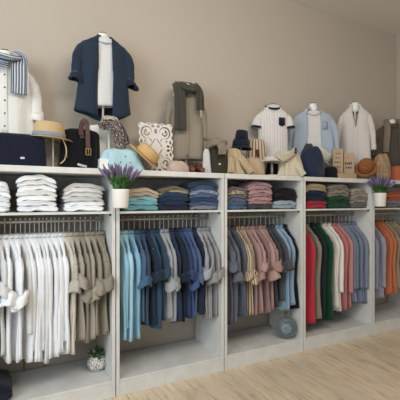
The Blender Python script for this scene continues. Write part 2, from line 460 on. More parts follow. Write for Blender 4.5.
# (pixel of the near shoulder, colour word, colour, stripe spec, sleeve, length, z of hem extra)
RAILS = [
 [(-9, 'white', W1, None, 'rolled', .82), (-2, 'off-white', W3, None, 'rolled', .84), (5, 'white', W4, None, 'rolled', .85), (11, 'white', W1, None, 'rolled', .86),
  (17, 'white', W4, None, 'rolled', .84), (22, 'off-white', W3, None, 'long', .86), (27, 'white', W1, None, 'longin', .90), (32, 'white', W4, None, 'longin', .90),
  (37, 'white', W1, None, 'longin', .91), (42, 'off-white', W2, None, 'longin', .89), (46, 'white', W4, None, 'longin', .87), (50, 'white', W1, None, 'longin', .88), (55, 'white', W4, None, 'longin', .87),
  (59, 'white', W1, None, 'longin', .86), (63, 'white', W4, None, 'longin', .86), (68, 'ivory', '#cdc6b8', None, 'longin', .87),
  (74, 'pale beige', '#b9afa0', None, 'rolled', .80), (80, 'greige', G1, None, 'rolled', .79), (86, 'taupe', G2, None, 'rolled', .80), (91, 'greige', G1, None, 'rolled', .80),
  (97, 'olive taupe', G3, None, 'rolled', .81), (103, 'taupe', G2, None, 'rolled', .80), (109, 'grey-olive', '#8c8472', None, 'rolled', .80)],
 [(125, 'turquoise', '#86c4e0', None, 'longin', .84), (131, 'light turquoise', '#a0d5ec', None, 'longin', .84), (137, 'aqua', '#7ab6d6', None, 'longin', .86),
  (143, 'denim blue', '#42648b', None, 'rolled', .76), (149, 'slate blue', '#38557a', ('#2a4263', .012, .4, 'x'), 'rolled', .76), (154, 'dark navy', '#1f2f4a', None, 'rolled', .78), (159, 'petrol blue', '#29506f', None, 'longin', .79),
  (164, 'teal navy', '#2b4865', None, 'rolled', .75), (170, 'pale grey', '#9aa1a8', None, 'rolled', .74), (174, 'light grey', '#a6acb1', ('#80888f', .01, .35, 'x'), 'rolled', .76), (179, 'navy', '#25365a', None, 'longin', .77),
  (184, 'dark navy', '#1b2740', None, 'rolled', .78), (189, 'indigo', '#2d4273', None, 'rolled', .76), (194, 'royal blue', '#3d5892', None, 'rolled', .78), (198, 'denim blue', '#4a6291', None, 'rolled', .76),
  (203, 'midnight blue', '#222c48', None, 'longin', .76), (208, 'blue-striped white', '#b4b9c0', ('#5c6880', .012, .35, 'x'), 'rolled', .76), (213, 'grey-checked', '#b0b0b2', ('#676c7b', .014, .35, 'xy'), 'rolled', .79), (218, 'grey-striped', '#a0a0a2', ('#6a6e78', .012, .4, 'x'), 'rolled', .79)],
 [(231, 'slate grey', '#5f6475', None, 'rolled', .86), (237, 'purple-grey', '#676879', None, 'rolled', .87), (243, 'blue-grey', '#565c6e', None, 'longin', .80), (248, 'brown-striped cream', '#cdb591', ('#4d3e38', .022, .3, 'x'), 'rolled', .80), (253, 'dark-striped cream', '#c9b08e', ('#5b4638', .024, .3, 'x'), 'rolled', .81),
  (258, 'dusty rose', '#a97f7d', None, 'rolled', .83), (263, 'dusty pink', '#b88c86', None, 'rolled', .84), (267, 'mauve', '#94716f', None, 'longin', .82), (271, 'pale pink', '#bd958d', ('#9c726c', .014, .3, 'x'), 'rolled', .80),
  (275, 'rose brown', '#a87b72', None, 'rolled', .80), (280, 'charcoal', '#3e4049', None, 'rolled', .78), (284, 'dark grey', '#4a4c54', None, 'rolled', .76), (288, 'pale blue', '#86a9c6', None, 'longin', .82), (292, 'light blue', '#7fa3c2', None, 'longin', .80), (297, 'black', '#131417', None, 'longin', .82)],
 [(312, 'red', '#d4283d', None, 'longin', 1.0), (319, 'taupe', '#8a7c67', None, 'longin', 1.0), (325, 'dark navy', '#1c2637', None, 'longin', 1.02), (331, 'bottle green', '#0b4a2b', None, 'longin', 1.03),
  (337, 'cream', '#ded4ca', None, 'longin', .93), (342, 'ivory', '#e6dcd4', None, 'long', .95), (347, 'coral pink', '#c46e70', None, 'longin', .95), (351, 'salmon', '#cb7c7b', None, 'long', .94),
  (355, 'grey-blue', '#7e8ba0', ('#5f6d85', .014, .4, 'x'), 'long', .90), (358, 'pale blue striped', '#8695b0', ('#61718f', .014, .35, 'x'), 'long', .90), (362, 'blue-grey striped', '#7b8aa5', ('#586783', .014, .35, 'x'), 'long', .90), (366, 'lavender-blue', '#838da6', ('#66708c', .016, .3, 'x'), 'long', .91), (369.5, 'steel blue', '#77829b', None, 'long', .91)],
 [(377, 'lilac-grey', '#8d8fa3', None, 'long', .86), (385, 'pale lilac', '#9698ab', None, 'long', .88), (391, 'orange', '#d0673f', None, 'longin', .84), (395, 'bright orange', '#d9713f', None, 'longin', .84), (400, 'beige', '#9c8766', None, 'longin', .80), (404, 'khaki', '#93805f', None, 'longin', .80), (408, 'sand', '#a28e6e', None, 'longin', .80)],
]
sd = 100
for bi, rail in enumerate(RAILS):
    for k, (px, word, c, st, slv, L) in enumerate(rail):
        sd += 1; R = random.Random(sd)
        t = T(px, 3.0)
        t = min(max(t, EDGE[bi]+.05), EDGE[bi+1]-.072)
        m = fabric(c, st[0], st[1], st[2], st[3]) if st else fabric(c)
        nk = RAILZ-.140
        L2 = L-.018+R.uniform(-.022, .022); rz = -PI/2+(R.uniform(.05, .27 if k < 16 else .14) if bi == 0 else R.uniform(-.04, .14))
        how = {'rolled': 'shirt with rolled sleeves', 'long': 'long-sleeved shirt', 'longin': 'shirt'}[slv]
        if bi == 3 and k < 4: how = 'long garment'
        root = thing('shirt', f'{word} {how}, {ORD[k]} from left on the rail of the {BAY[bi]}', 'shirt', (t, RAILY, nk), rz, 'shirts on the rail of the '+BAY[bi])
        big = 1.34 if (bi == 0 and (k in (2, 3, 4) or k > 15)) or (bi == 2 and k > 2) or (bi == 1 and k > 15) else 1.12
        shirt(root, m, L=L2, seed=sd, drop=2.0, sh=.198 if slv != 'longin' else .212, waist=.20 if slv != 'longin' else .215, hem=.218 if slv != 'longin' else .245, depth=.018, fold=.0125,
              sleeve='rolled' if slv == 'rolled' else 'long', sleeve_out=.035 if slv == 'rolled' else (.015 if slv == 'long' else -.018), sleeve_len=R.uniform(.30, .43) if slv == 'rolled' else (R.uniform(.64, .72) if slv == 'long' else L*.86),
              buttons=6 if bi == 0 and 5 < k < 12 else 0, cuffr=big*R.uniform(.95, 1.12), sleeve_r=.052 if slv == 'rolled' else (.044 if slv == 'long' else .030), sleeve_y=R.uniform(-.012, .004) if slv != 'longin' else .012)
        hanger((t, RAILY, RAILZ), rz, HG[bi], 'hangers on the rail of the '+BAY[bi])

# ------------------------------------------------------------ folded garments
def folded_mesh(w, d, h, seed, dome=.012):
    R = random.Random(seed); ph = R.uniform(0, 6); NX = 16; NA = 44; rings = []
    for i in range(NX+1):
        s = -1+2*i/NX; e = 1-abs(s)**8*.3; x = w/2*(1 if s > 0 else -1)*(abs(s)**.92)
        ring = []
        for j in range(NA):
            a = 2*PI*j/NA; ca, sa = cos(a), sin(a)
            y = d/2*(1 if ca > 0 else -1)*abs(ca)**.35*(1-.05*abs(s)**4)
            z = h/2*(1 if sa > 0 else -1)*abs(sa)**.48*(e if abs(s) < 1 else .35)
            groove = .008*math.exp(-(sa/.16)**2)+.006*math.exp(-((sa-.62)/.12)**2)+.006*math.exp(-((sa+.62)/.12)**2)
            y -= (groove if ca > 0 else -groove)
            z += h/2 - dome*abs(s)**2.4 + .0035*sin(5*s+ph)+.003*sin(9*s+ph*2+ca)
            y += .008*sin(3*s+ph)*(1 if ca < 0 else .3)
            ring.append((x+.004*sin(ph+j), y, z))
        rings.append(ring)
    return loft(rings, True, True, True)
def stack(bi, x0, x1, ylist, n0=3.0, d=.30, z0=1.4655, name='folded shirt', where='', tilt=0):
    """ylist bottom -> top: (word, material, thickness)"""
    t0, t1 = T(x0, n0), T(x1, n0); w = t1-t0; z = z0; tot = len(ylist)
    for k, (word, m, h) in enumerate(ylist):
        h *= 1.06; R = random.Random(int(x0*31+k*7)); dome = .006 + .038*k/tot
        ww = w*R.uniform(.93, 1.0); v, f, uv = folded_mesh(ww, d*R.uniform(.95, 1), h*1.24, x0*3+k, dome)
        pos = 'alone' if tot == 1 else 'bottom of' if k == 0 else 'top of' if k == tot-1 else ORD[k]+' from the bottom of'
        o = mesh_obj('folded_garment', v, f, m, None, uv, loc=((t0+t1)/2+R.uniform(-.006, .006), n0+.012+d/2+R.uniform(-.006, .006), z+.012-(.008 if k else 0)))
        if k == 0: o.location.z = z0+.004
        o.rotation_euler = (0, 0, R.uniform(-.03, .03))
        tag(o, f'{word} folded garment, {pos} {where}', 'folded clothes', 'folded clothes in '+where)
        z += h
def fb(c, *a): return fabric(c, *a) if a else fabric(c)
w = lambda c='#eaedf0': fb(c)
hS = .0305
stack(0, -14, 10.5, [('white', w(), .034), ('white', w('#dfe2e4'), .034), ('off-white', w('#dbdbd8'), .034), ('white', w(), .034), ('white', w('#dfe2e4'), .034), ('white', w(), .033)], where='the leftmost white pile', d=.32)
stack(0, 17, 58, [('white', w(), .038), ('white', w('#dfe2e4'), .036), ('bright white', w('#f0f3f5'), .036), ('off-white', w('#dcdcd9'), .036), ('white', w(), .036), ('white', w('#dee0e1'), .034), ('white', w('#ebeef0'), .034)], where='the tallest white pile', d=.33)
stack(0, 64, 105, [('bright white', w('#f0f3f5'), .036), ('white', w(), .034), ('pale grey', w('#c6c7c4'), .032), ('light grey', w('#cfd0ce'), .034), ('off-white', w('#dbdbd8'), .032), ('pale grey', w('#c0c1be'), .030)], where='the white and pale grey pile', d=.33)
stack(1, 125, 160, [('turquoise', fb('#5da5b3'), .04), ('aqua', fb('#6cb3be'), .036), ('light aqua', fb('#7fbcc4'), .036), ('beige', fb('#b9a58d'), .03), ('sand', fb('#c6b297'), .028)], where='the turquoise and sand pile')
stack(1, 160, 190, [('midnight blue', fb('#232b45'), .038), ('navy', fb('#243358'), .038), ('dark teal', fb('#1f3c55'), .034), ('navy', fb('#27406a'), .034), ('sand-edged', fb('#a89770'), .022), ('olive', fb('#756b52'), .022)], where='the navy pile topped with olive', d=.31)
stack(1, 191, 219.5, [('grey-striped', fb('#8e919b', '#5b6070', .012, .4, 'x'), .032), ('denim blue', fb('#41598a'), .036), ('dark denim', fb('#2e4369'), .034), ('blue', fb('#4a6596'), .034), ('pale patterned', patterned('#6f7f9e', '#aab0bd', None, 90), .034), ('blue-grey', fb('#3c5277'), .036), ('dark denim', fb('#2c3d5e'), .034)], where='the tall denim pile', d=.31)
stack(2, 228.5, 249, [('blue', fb('#3f6d95'), .034), ('slate blue', fb('#4e5f80'), .034), ('blue-grey', fb('#5c6683'), .032), ('grey', fb('#5e6374'), .032), ('cream spotted', patterned('#c0a98a', '#463c35', None, 70), .034), ('mauve-grey', fb('#6a5f68'), .028)], where='the blue-grey pile with a spotted top')
stack(2, 250, 274, [('charcoal', fb('#4a4650'), .044), ('rose', fb('#a77c7f'), .034), ('dusty pink', fb('#b58789'), .034), ('rose', fb('#a3777c'), .034), ('pink', fb('#bb8e90'), .034), ('dusty pink', fb('#b08287'), .034), ('rose', fb('#a87c82'), .032)], where='the tall pink pile', d=.31)
stack(2, 275.5, 299, [('pale blue', fb('#8fa3b0'), .036), ('light grey-blue', fb('#9aabb5'), .038), ('black', fb('#14161b'), .042), ('black', fb('#17181d'), .042), ('black', fb('#121318'), .04)], where='the black and pale blue pile')
stack(3, 307, 329, [('red', fb('#c52339'), .038), ('crimson', fb('#b81e36'), .036), ('navy', fb('#1b2440'), .036), ('dark navy', fb('#171f38'), .036), ('midnight blue', fb('#1e2746'), .032), ('tan', fb('#a78b64'), .034), ('camel', fb('#ab8f6b'), .032)], where='the red, navy and tan pile')
stack(3, 330, 352, [('bottle green', fb('#0e4a2d'), .042), ('dark green', fb('#0c4229'), .042), ('green', fb('#11512f'), .042), ('taupe', fb('#87796a'), .03), ('greige', fb('#958878'), .03), ('taupe', fb('#7f7264'), .03), ('grey-brown', fb('#8d7f71'), .028)], where='the green and taupe pile')
stack(3, 353, 369, [('brown-grey', fb('#6f655e'), .03), ('grey', fb('#77706b'), .03), ('beige', fb('#9c8f81'), .03), ('taupe', fb('#857a6e'), .03), ('stone', fb('#a19587'), .03), ('beige', fb('#978a7b'), .03), ('stone', fb('#a69989'), .028)], where='the beige and grey pile')
stack(4, 388, 412, [('grey', fb('#77747a'), .04), ('light grey', fb('#85828a'), .04), ('orange', fb('#c4552f'), .036), ('bright orange', fb('#cf6036'), .036), ('orange', fb('#bf5230'), .034), ('mauve-grey', fb('#6a6068'), .034)], where='the orange and grey pile')
stack(0, -40, 13, [('dark denim', fb('#1d2636'), .05), ('midnight denim', fb('#18202f'), .05)], where='the low pile of jeans at the bottom left', z0=.1305, n0=2.99, d=.36)

# ------------------------------------------------------------ display pieces
Z = 1.8005
def drape_mesh(wt, wb, dt, db, h, seed, folds=9, amp=.02, lean=0, topround=.25, sway=0):
    R = random.Random(seed); p1, p2 = R.uniform(0, 6), R.uniform(0, 6); rings = []; NR = 18; NS = 48
    for i in range(NR+1):
        s = i/NR                       # 0 bottom .. 1 top
        k = s**1.1
        w_ = wb+(wt-wb)*k; d_ = db+(dt-db)*k
        if s > 1-topround:
            q = (s-(1-topround))/topround; e = math.sqrt(max(0.0, 1-q*q*.93)); w_ *= .35+.65*e; d_ *= .15+.85*e
        z = h*s if s < 1 else h
        am = amp*(1-s)**.6
        ring = []
        for j in range(NS):
            a = 2*PI*j/NS; ca, sa = cos(a), sin(a)
            r = 1+am/max(w_, .05)*2*(sin(folds*a+p1+s*2)+.5*sin((folds*2-3)*a+p2-s*3))
            x = w_/2*(1 if ca > 0 else -1)*abs(ca)**.75*r; y = d_/2*(1 if sa > 0 else -1)*abs(sa)**.75*r
            ring.append((x+lean*s+sway*sin(3*s+p2), y, max(0, z+.008*sin(3*a+p1)*(s*(1-s)*3))))
        rings.append(ring)
    return loft(rings, True, True, True)
def drape(name, label, cat, x0, x1, y1, n, mat, y0=None, wt=.8, depth=.16, seed=1, z0=Z, **kw):
    c = T((x0+x1)/2, n); s = scale_at((x0+x1)/2, n); wdt = (x1-x0)*s*1.02; h = P((x0+x1)/2, y1, n).z-z0
    v, f, uv = drape_mesh(wdt*wt, wdt, depth*.6, depth, h, seed, **kw)
    o = mesh_obj(name, v, f, mat, None, uv, loc=(c, n, z0)); o.rotation_euler = (0, 0, -.25 if c > 1 else -.05)
    return tag(o, label, cat) if label else o
def cloth_strip(name, pts, wd, th, mat, parent=None, seed=0, pleats=3, n=26, up=Vector((0, 1, 0)), loc=None, taper=None):
    R = random.Random(seed); ph = R.uniform(0, 6)
    path = smooth_path(pts, n)
    def fn(s, a):
        k = taper(s) if taper else 1
        x = wd/2*k*(1 if cos(a) > 0 else -1)*abs(cos(a))**.8
        y = th/2*sin(a)*(1+.3*sin(5*a+ph))+th*.35*sin(pleats*2*PI*x/wd+ph+s*3)
        return (x, y)
    v, f, uv = loft(sweep(path, fn, 28, up), True, True, True)
    return mesh_obj(name, v, f, mat, parent, uv, loc=loc)

def form_stand(x, n, top_z, label, base_z=Z, neck_only=True, w=.17, rz=0):
    t = T(x, n)
    r = thing('display_form', label, 'display stand', (t, n, base_z), rz)
    hh = top_z-base_z
    v, f, uv = loft(lathe([(.0, 0), (.075, 0), (.08, .004), (.078, .01), (.02, .014), (.011, .03)], 24), True)
    mesh_obj('base', v, f, M_WHITE, r)
    tube('pole', [(0, 0, .01), (0, 0, hh-.05)], .0095, M_WHITE, r, 2, 12, smoothp=False)
    v, f, uv = loft(lathe([(.0, hh-.13), (.05, hh-.12), (.05, hh-.075), (.044, hh-.04), (.040, hh-.02), (.036, hh-.010), (.02, hh-.004), (0, hh-.004)], 24, .7), True)
    mesh_obj('neck_cap', v, f, M_WHITE, r)
    boxes('hook_clip', [(-.022, -.012, hh-.006, .022, .012, hh+.004)], plain('#3a3835', .5), r, .002)
    path = smooth_path([(-w, 0, hh-.14), (-w*.5, 0, hh-.08), (0, 0, hh-.06), (w*.5, 0, hh-.08), (w, 0, hh-.14)], 14)
    v, f, uv = loft(sweep(path, lambda s, a: (.016*cos(a), .022*sin(a)), 10), True, True, True)
    mesh_obj('shoulder_bar', v, f, M_WHITE, r)
    return r

def dgarment(name, label, cat, x, ytop, ybot, n, wpx, mat, rz, **kw):
    """garment worn by a display form: ytop = neck pixel, ybot = hem pixel, wpx = shoulder width in px"""
    p = P(x, ytop, n); L = p.z-P(x, ybot, n).z; s = scale_at(x, n)
    r = thing(name, label, cat, p, rz)
    kw.setdefault('drop', 1.65)
    shirt(r, mat, L=L, sh=wpx*s/2, waist=kw.pop('waist', 1)*wpx*s/2, hem=kw.pop('hem', 1.1)*wpx*s/2, **kw)
    return r, p, L, s

# white shirt with striped scarf, left edge
form_stand(5, 3.33, P(5, 50, 3.33).z, 'white display form inside the white shirt at the left edge', w=.15)
r, p, L, s = dgarment('shirt', 'long white shirt with dark buttons, on the form at the left edge', 'shirt', 4, 58, 137, 3.33, 50, fabric('#e2e0da'), .05,
    depth=.062, fold=.008, sleeve='rolled', sleeve_len=.42, sleeve_out=.045, buttons=6, seed=5, sleeve_r=.048, hem=1.25, tail=.01)
sf = thing('scarf', 'blue, white and grey striped scarf around the neck of the white shirt', 'scarf', p, .05)
MS = fabric('#c3c9d0', '#3d5673', .021, .5, 'x')
cloth_strip('neck_loop', [(-.085, -.02, .0), (-.05, -.10, -.02), (.03, -.115, -.035), (.09, -.05, .0), (.08, .05, .035), (.0, .085, .045), (-.08, .05, .03), (-.085, -.02, 0)], .085, .03, MS, sf, 3, up=Vector((0, 0, 1)))
cloth_strip('hanging_end', [(.06, -.03, .035), (.105, -.06, .0), (.10, -.095, -.08), (.10, -.1, -.18), (.098, -.1, -.29)], .13, .022, MS, sf, 4, 4, taper=lambda s: .6+.4*min(1, s*2.2))
cloth_strip('cross_fold', [(-.12, -.09, -.02), (-.05, -.118, -.07), (.02, -.12, -.085)], .06, .02, fabric('#46607f', '#c3c9d0', .02, .3, 'x'), sf, 6)

# navy shirt, centre left
bz = P(98, 127, 3.3).z
st = boxes('display_block', [(-.075, -.06, 0, .075, .06, bz-Z)], M_WHITE, None, .004, (T(98, 3.3), 3.3, Z))
tag(st, 'small white block beneath the pole of the navy shirt', 'block')
form_stand(103, 3.3, P(103, 33, 3.3).z, 'white display form inside the open navy shirt', base_z=bz, w=.14)
r, p, L, s = dgarment('shirt', 'navy blue collarless shirt with rolled sleeves, open over a white top', 'shirt', 104, 38.5, 113, 3.3, 47, fabric('#24344a'), -.02,
    depth=.056, fold=.016, sleeve='rolled', sleeve_len=.36, sleeve_out=.028, open_gap=.052, collar='band', seed=9, drop=1.2, sleeve_r=.046, waist=1.0, hem=1.2, tail=.05, cuffmat=fabric('#1d2c42'), cuffr=1.05)
dgarment('top', 'plain white top worn under the open navy shirt', 'top', 104, 40, 106, 3.3, 36, fabric('#d6d7da'), -.02, depth=.038, fold=.005, sleeve='none', placket=False, collar='ring', seed=3, hem=.85, waist=.85, tail=.0)

# greige long shirt with dark scarf
form_stand(186, 3.32, P(186, 83, 3.32).z, 'white display form inside the long olive-beige shirt', w=.12, rz=-.2)
r, p, L, s = dgarment('long_shirt', 'long olive-beige linen shirt on a form beside the carved panel', 'shirt', 186, 89, 161, 3.32, 31, fabric('#918571'), -.25,
    depth=.068, fold=.012, sleeve='long', sleeve_len=.45, sleeve_out=.03, seed=12, sleeve_r=.045, hem=1.2, waist=1.06, tail=0, buttons=0)
sf = thing('scarf', 'dark grey-green scarf wrapped around the neck of the olive-beige shirt', 'scarf', p, -.25)
MS = fabric('#454438'); 
cloth_strip('neck_loop', [(-.08, -.02, .02), (-.05, -.09, -.0), (.02, -.115, -.04), (.08, -.06, .0), (.085, .04, .035), (.0, .08, .05), (-.08, .05, .045), (-.08, -.02, .02)], .085, .045, MS, sf, 3, up=Vector((0, 0, 1)))
cloth_strip('hanging_end', [(-.10, -.05, .02), (-.095, -.10, -.02), (-.08, -.12, -.12), (-.075, -.12, -.42)], .105, .03, MS, sf, 4, 3, taper=lambda s: .8+.3*s)
cloth_strip('hanging_end', [(.075, -.05, .02), (.105, -.10, -.03), (.11, -.12, -.1), (.11, -.125, -.225)], .07, .035, MS, sf, 8, 2, taper=lambda s: .9+.2*s)
cloth_strip('price_tag', [(.115, -.135, -.22), (.118, -.14, -.30)], .016, .002, fabric('#a59c8c'), sf, 2, 1)

# white tee with navy trim
form_stand(273, 3.34, P(273, 104, 3.34).z, 'white display form inside the tee with navy trim', w=.12, rz=-.4)
TR = fabric('#1b2235')
r, p, L, s = dgarment('tee_shirt', 'white ribbed t-shirt with navy neck band, sleeve bands and chest pocket', 't-shirt', 273, 107, 160, 3.34, 30, fabric('#dcd7d4', '#c6bfbb', .03, .2, 'x'), -.42,
    depth=.062, fold=.006, sleeve='short', sleeve_len=.235, sleeve_out=.0, collar='ring', collar_mat=TR, cuffmat=TR, placket=False, seed=22, drop=1.35, sleeve_r=.055, hem=1.0, waist=.98, tail=0)
pk = mesh_obj('pocket', *[loft([[(.045, -.076, -.13), (.115, -.066, -.13)], [(.045, -.079, -.21), (.115, -.069, -.21)], [(.08, -.078, -.225), (.08, -.076, -.225)]], closed=False)[i] for i in (0, 1)], TR, r, solid=.005)

# light blue shirt over white tee
form_stand(313, 3.34, P(313, 103, 3.34).z, 'white display form inside the light blue shirt', w=.13, rz=-.5)
r, p, L, s = dgarment('shirt', 'pale blue button shirt hanging open over a white t-shirt', 'shirt', 313, 110, 160, 3.34, 38, fabric('#a3b4c8'), -.5,
    depth=.06, fold=.010, sleeve='long', sleeve_len=.46, sleeve_out=.055, open_gap=.075, collar='shirt', seed=31, drop=1.35, sleeve_r=.048, hem=1.15, waist=1.03, tail=.02)
mesh_obj('chest_pocket', *[loft([[(.085, -.074, -.15), (.15, -.062, -.15)], [(.085, -.077, -.235), (.15, -.065, -.235)]], closed=False)[i] for i in (0, 1)], fabric('#9badc3'), r, solid=.004)
dgarment('tee_shirt', 'white t-shirt under the open pale blue shirt', 't-shirt', 313, 112, 158, 3.34, 27, fabric('#d8d5d2'), -.5, depth=.038, fold=.004, sleeve='none', placket=False, collar='ring', seed=3, hem=.95, waist=.95, tail=.0)

# white tunic
form_stand(355, 3.27, P(355, 102, 3.27).z, 'white display form inside the loose white tunic', w=.11, rz=-.7)
r, p, L, s = dgarment('tunic', 'loose white linen tunic with an open shirt collar, second form from the right', 'shirt', 355, 107, 166, 3.27, 26, fabric('#d6cec9'), -.75,
    depth=.062, fold=.013, sleeve='long', sleeve_len=.50, sleeve_out=.05, seed=41, drop=1.45, sleeve_r=.046, hem=1.15, waist=1.05, tail=.0, collar='shirt', open_gap=.045, vlen=.26)

# grey-brown garment at right edge
form_stand(392, 3.27, P(392, 119, 3.27).z, 'white display form inside the grey-brown cardigan at the right edge', w=.13, rz=-.6)
r, p, L, s = dgarment('cardigan', 'grey-brown cardigan on the form at the right edge', 'cardigan', 392, 123, 170, 3.27, 30, fabric('#6b6150'), -.65,
    depth=.065, fold=.010, sleeve='long', sleeve_len=.40, sleeve_out=.045, open_gap=.06, collar='band', seed=52, sleeve_r=.058, hem=1.15, waist=1.05, tail=0)
dgarment('top', 'dark grey top under the grey-brown cardigan', 'top', 392, 125, 169, 3.27, 23, fabric('#5a5349'), -.65, depth=.045, fold=.003, sleeve='none', placket=False, collar='ring', seed=6, hem=1, waist=.95, tail=.0)
sf = thing('scarf', 'beige scarf hanging over the front of the grey-brown cardigan', 'scarf', p, -.65)
MS = fabric('#8d7f68')
cloth_strip('hanging_end', [(-.07, .02, .03), (-.085, -.06, .0), (-.09, -.115, -.1), (-.10, -.12, -.24), (-.11, -.12, -.40)], .075, .03, MS, sf, 4, 3)
cloth_strip('hanging_end', [(.08, .02, .03), (.09, -.06, .0), (.12, -.115, -.1), (.13, -.12, -.24), (.12, -.12, -.36)], .07, .03, MS, sf, 5, 3)
cloth_strip('neck_loop', [(-.07, .02, .03), (0, .075, .04), (.08, .02, .03)], .05, .03, MS, sf, 3, up=Vector((0, 0, 1)))

# ---- things on the top boards, left to right
o = drape('folded_trousers', 'dark navy trousers folded over a low stand at the left edge', 'trousers', -14, 43, 133.5, 3.07, fabric('#161d30', var=.08), wt=.96, depth=.12, seed=3, folds=7, amp=.006, topround=.12)
tp = P(23, 158, 3.0)
boxes('size_label', [(-.014, -.002, -.007, .014, .001, .007)], fabric('#c9cdd4'), o, .001, (tp.x-o.location.x, -.068, tp.z-o.location.z))
def hat(name, label, x, y, n, R_, hc, mat, band=None, rot=(0, 0, 0), rc=None, z=None, group=None, brim_droop=.012, pinch=.2):
    p = P(x, y, n) if z is None else Vector((T(x, n), n, z))
    r = thing(name, label, 'hat', p, 0, group, rot)
    rc = rc or R_*.56
    rings = []
    for (k, zz) in ((1.0, 0), (1.0, hc*.3), (.97, hc*.6), (.92, hc*.85), (.82, hc*.97), (.6, hc*.98), (.35, hc*.88), (.05, hc*.84)):
        ring = []
        for j in range(32):
            a = 2*PI*j/32
            pin = 1-pinch*max(0, zz/hc-.4)*max(0, cos(a))**2
            ring.append((rc*k*1.08*cos(a)*pin, rc*k*.92*sin(a), zz))
        rings.append(ring)
    v, f, uv = loft(rings, True, False, True); mesh_obj('crown', v, f, mat, r, uv, solid=.003)
    rings = []
    for k in range(7):
        q = k/6; rr = rc+(R_-rc)*q
        rings.append([(rr*1.06*cos(2*PI*j/36), rr*.94*sin(2*PI*j/36), -brim_droop*q*q+.012*q*q*abs(sin(2*PI*j/36))) for j in range(36)])
    v, f, uv = loft(rings); mesh_obj('brim', v, f, mat, r, uv, solid=.004)
    if band:
        rings = [[(rc*1.03*1.08*cos(2*PI*j/32), rc*1.03*.92*sin(2*PI*j/32), zz) for j in range(32)] for zz in (.002, hc*.33)]
        v, f, uv = loft(rings); mesh_obj('band', v, f, band, r, uv, solid=.003)
    return r
ST1 = straw('#d6bd92', '#b79a6c')
hx, hn = 49, 3.14
hz = P(hx, 138.5, hn).z
hat('straw_hat', 'pale straw hat with a grey-blue ribbon band, on a thin white stand', hx, 139, hn, .165, .125, ST1, fabric('#8b92a2'), (.05, .05, 0), z=hz, rc=.108)
hs = thing('hat_stand', 'thin white stand holding up the straw hat with the grey-blue band', 'stand', (T(53, hn), hn, Z))
v, f, uv = loft(lathe([(0, 0), (.05, 0), (.052, .006), (.01, .012), (0, .012)], 20)); mesh_obj('base', v, f, M_WHITE, hs)
tube('pole', [(0, 0, .01), (0, 0, hz-Z+.02)], .006, M_WHITE, hs, 2, 8, smoothp=False)
v, f, uv = loft(lathe([(0, 0), (.05, 0), (.05, .008), (0, .008)], 20)); mesh_obj('top_plate', v, f, M_WHITE, hs, loc=(0, 0, hz-Z+.02))
o = drape('folded_shirt', 'light beige garment with pale buttons folded upright below the straw hat', 'shirt', 42, 62, 141, 3.25, fabric('#b3a798'), wt=.95, depth=.08, seed=8, folds=5, amp=.004, topround=.1)
for k, yy in enumerate((147, 154, 161)):
    q = P(56, yy, 3.2); rg = [[(.007*kk*cos(2*PI*j/10), -h_, .007*kk*sin(2*PI*j/10)) for j in range(10)] for kk, h_ in ((1, 0), (1, .003), (.5, .004))]
    v, f, uv = loft(rg, True, True, True); mesh_obj('button', v, f, plain('#8f8778', .5), o, loc=(q.x-o.location.x-.004, -.046, q.z-o.location.z))
# black jumper, belt, necklace
bo = drape('jumper', 'black jumper draped over a stand beside the straw hat', 'jumper', 62, 98, 129, 3.16, fabric('#0f1118', var=.08), wt=1.0, depth=.15, seed=14, folds=6, amp=.010, topround=.14)
b2 = cloth_strip('label', [(-.03, -.086, .035), (.0, -.09, .026), (.04, -.088, .018)], .018, .002, fabric('#b9b6b0'), bo, 1, 1)
belt = thing('belt', 'brown leather belt with a brass buckle hanging over the black jumper', 'belt', P(83, 128, 3.1))
ML = plain('#4a2f2c', .45, noise=.15, scale=40)
def strip(name, pts, wd, th, mat, parent, up=Vector((0, 1, 0)), n=24):
    path = smooth_path(pts, n)
    cs = [(-wd/2, -th/2), (wd/2, -th/2), (wd/2, th/2), (-wd/2, th/2)]
    rings = []
    for (p_, t_, s_, w_) in frames(path, up): rings.append([tuple(p_+s_*a+w_*b_) for a, b_ in cs])
    v, f, uv = loft(rings, True, True, True); return mesh_obj(name, v, f, mat, parent, smooth=False)
strip('strap', [(-.018, -.02, -.06), (-.020, -.025, .0), (-.014, -.03, .035), (.004, -.032, .052), (.022, -.03, .03), (.028, -.03, -.02), (.034, -.032, -.17)], .034, .004, ML, belt)
strip('strap', [(-.006, -.0, -.08), (-.012, .0, .0), (-.004, .0, .04), (.010, -.0, .062), (.03, -.0, .04), (.034, .005, -.02)], .034, .004, ML, belt)
MB = plain('#b89a63', .3, 1)
boxes('buckle', [(.013, -.04, -.215, .019, -.034, -.165), (.050, -.04, -.215, .056, -.034, -.165), (.013, -.04, -.169, .056, -.034, -.163), (.013, -.04, -.218, .056, -.034, -.212), (.032, -.043, -.213, .036, -.038, -.165)], MB, belt, .001)
nk = thing('necklace', 'thin cream cord necklace hanging at the left side of the black jumper', 'necklace', P(63, 150, 3.08))
tube('cord', [(-.03, .0, .11), (-.005, -.0, .085), (.02, -.0, .03), (.024, 0, -.03), (.008, 0, -.08), (-.02, 0, -.105)], .0045, plain('#cbb791', .6), nk, 22, 8)
v, f, uv = loft(lathe([(0, -.012), (.01, -.008), (.013, 0), (.01, .008), (0, .012)], 12), True); mesh_obj('bead', v, f, plain('#8a6d43', .4), nk, loc=(.022, 0, -.05))
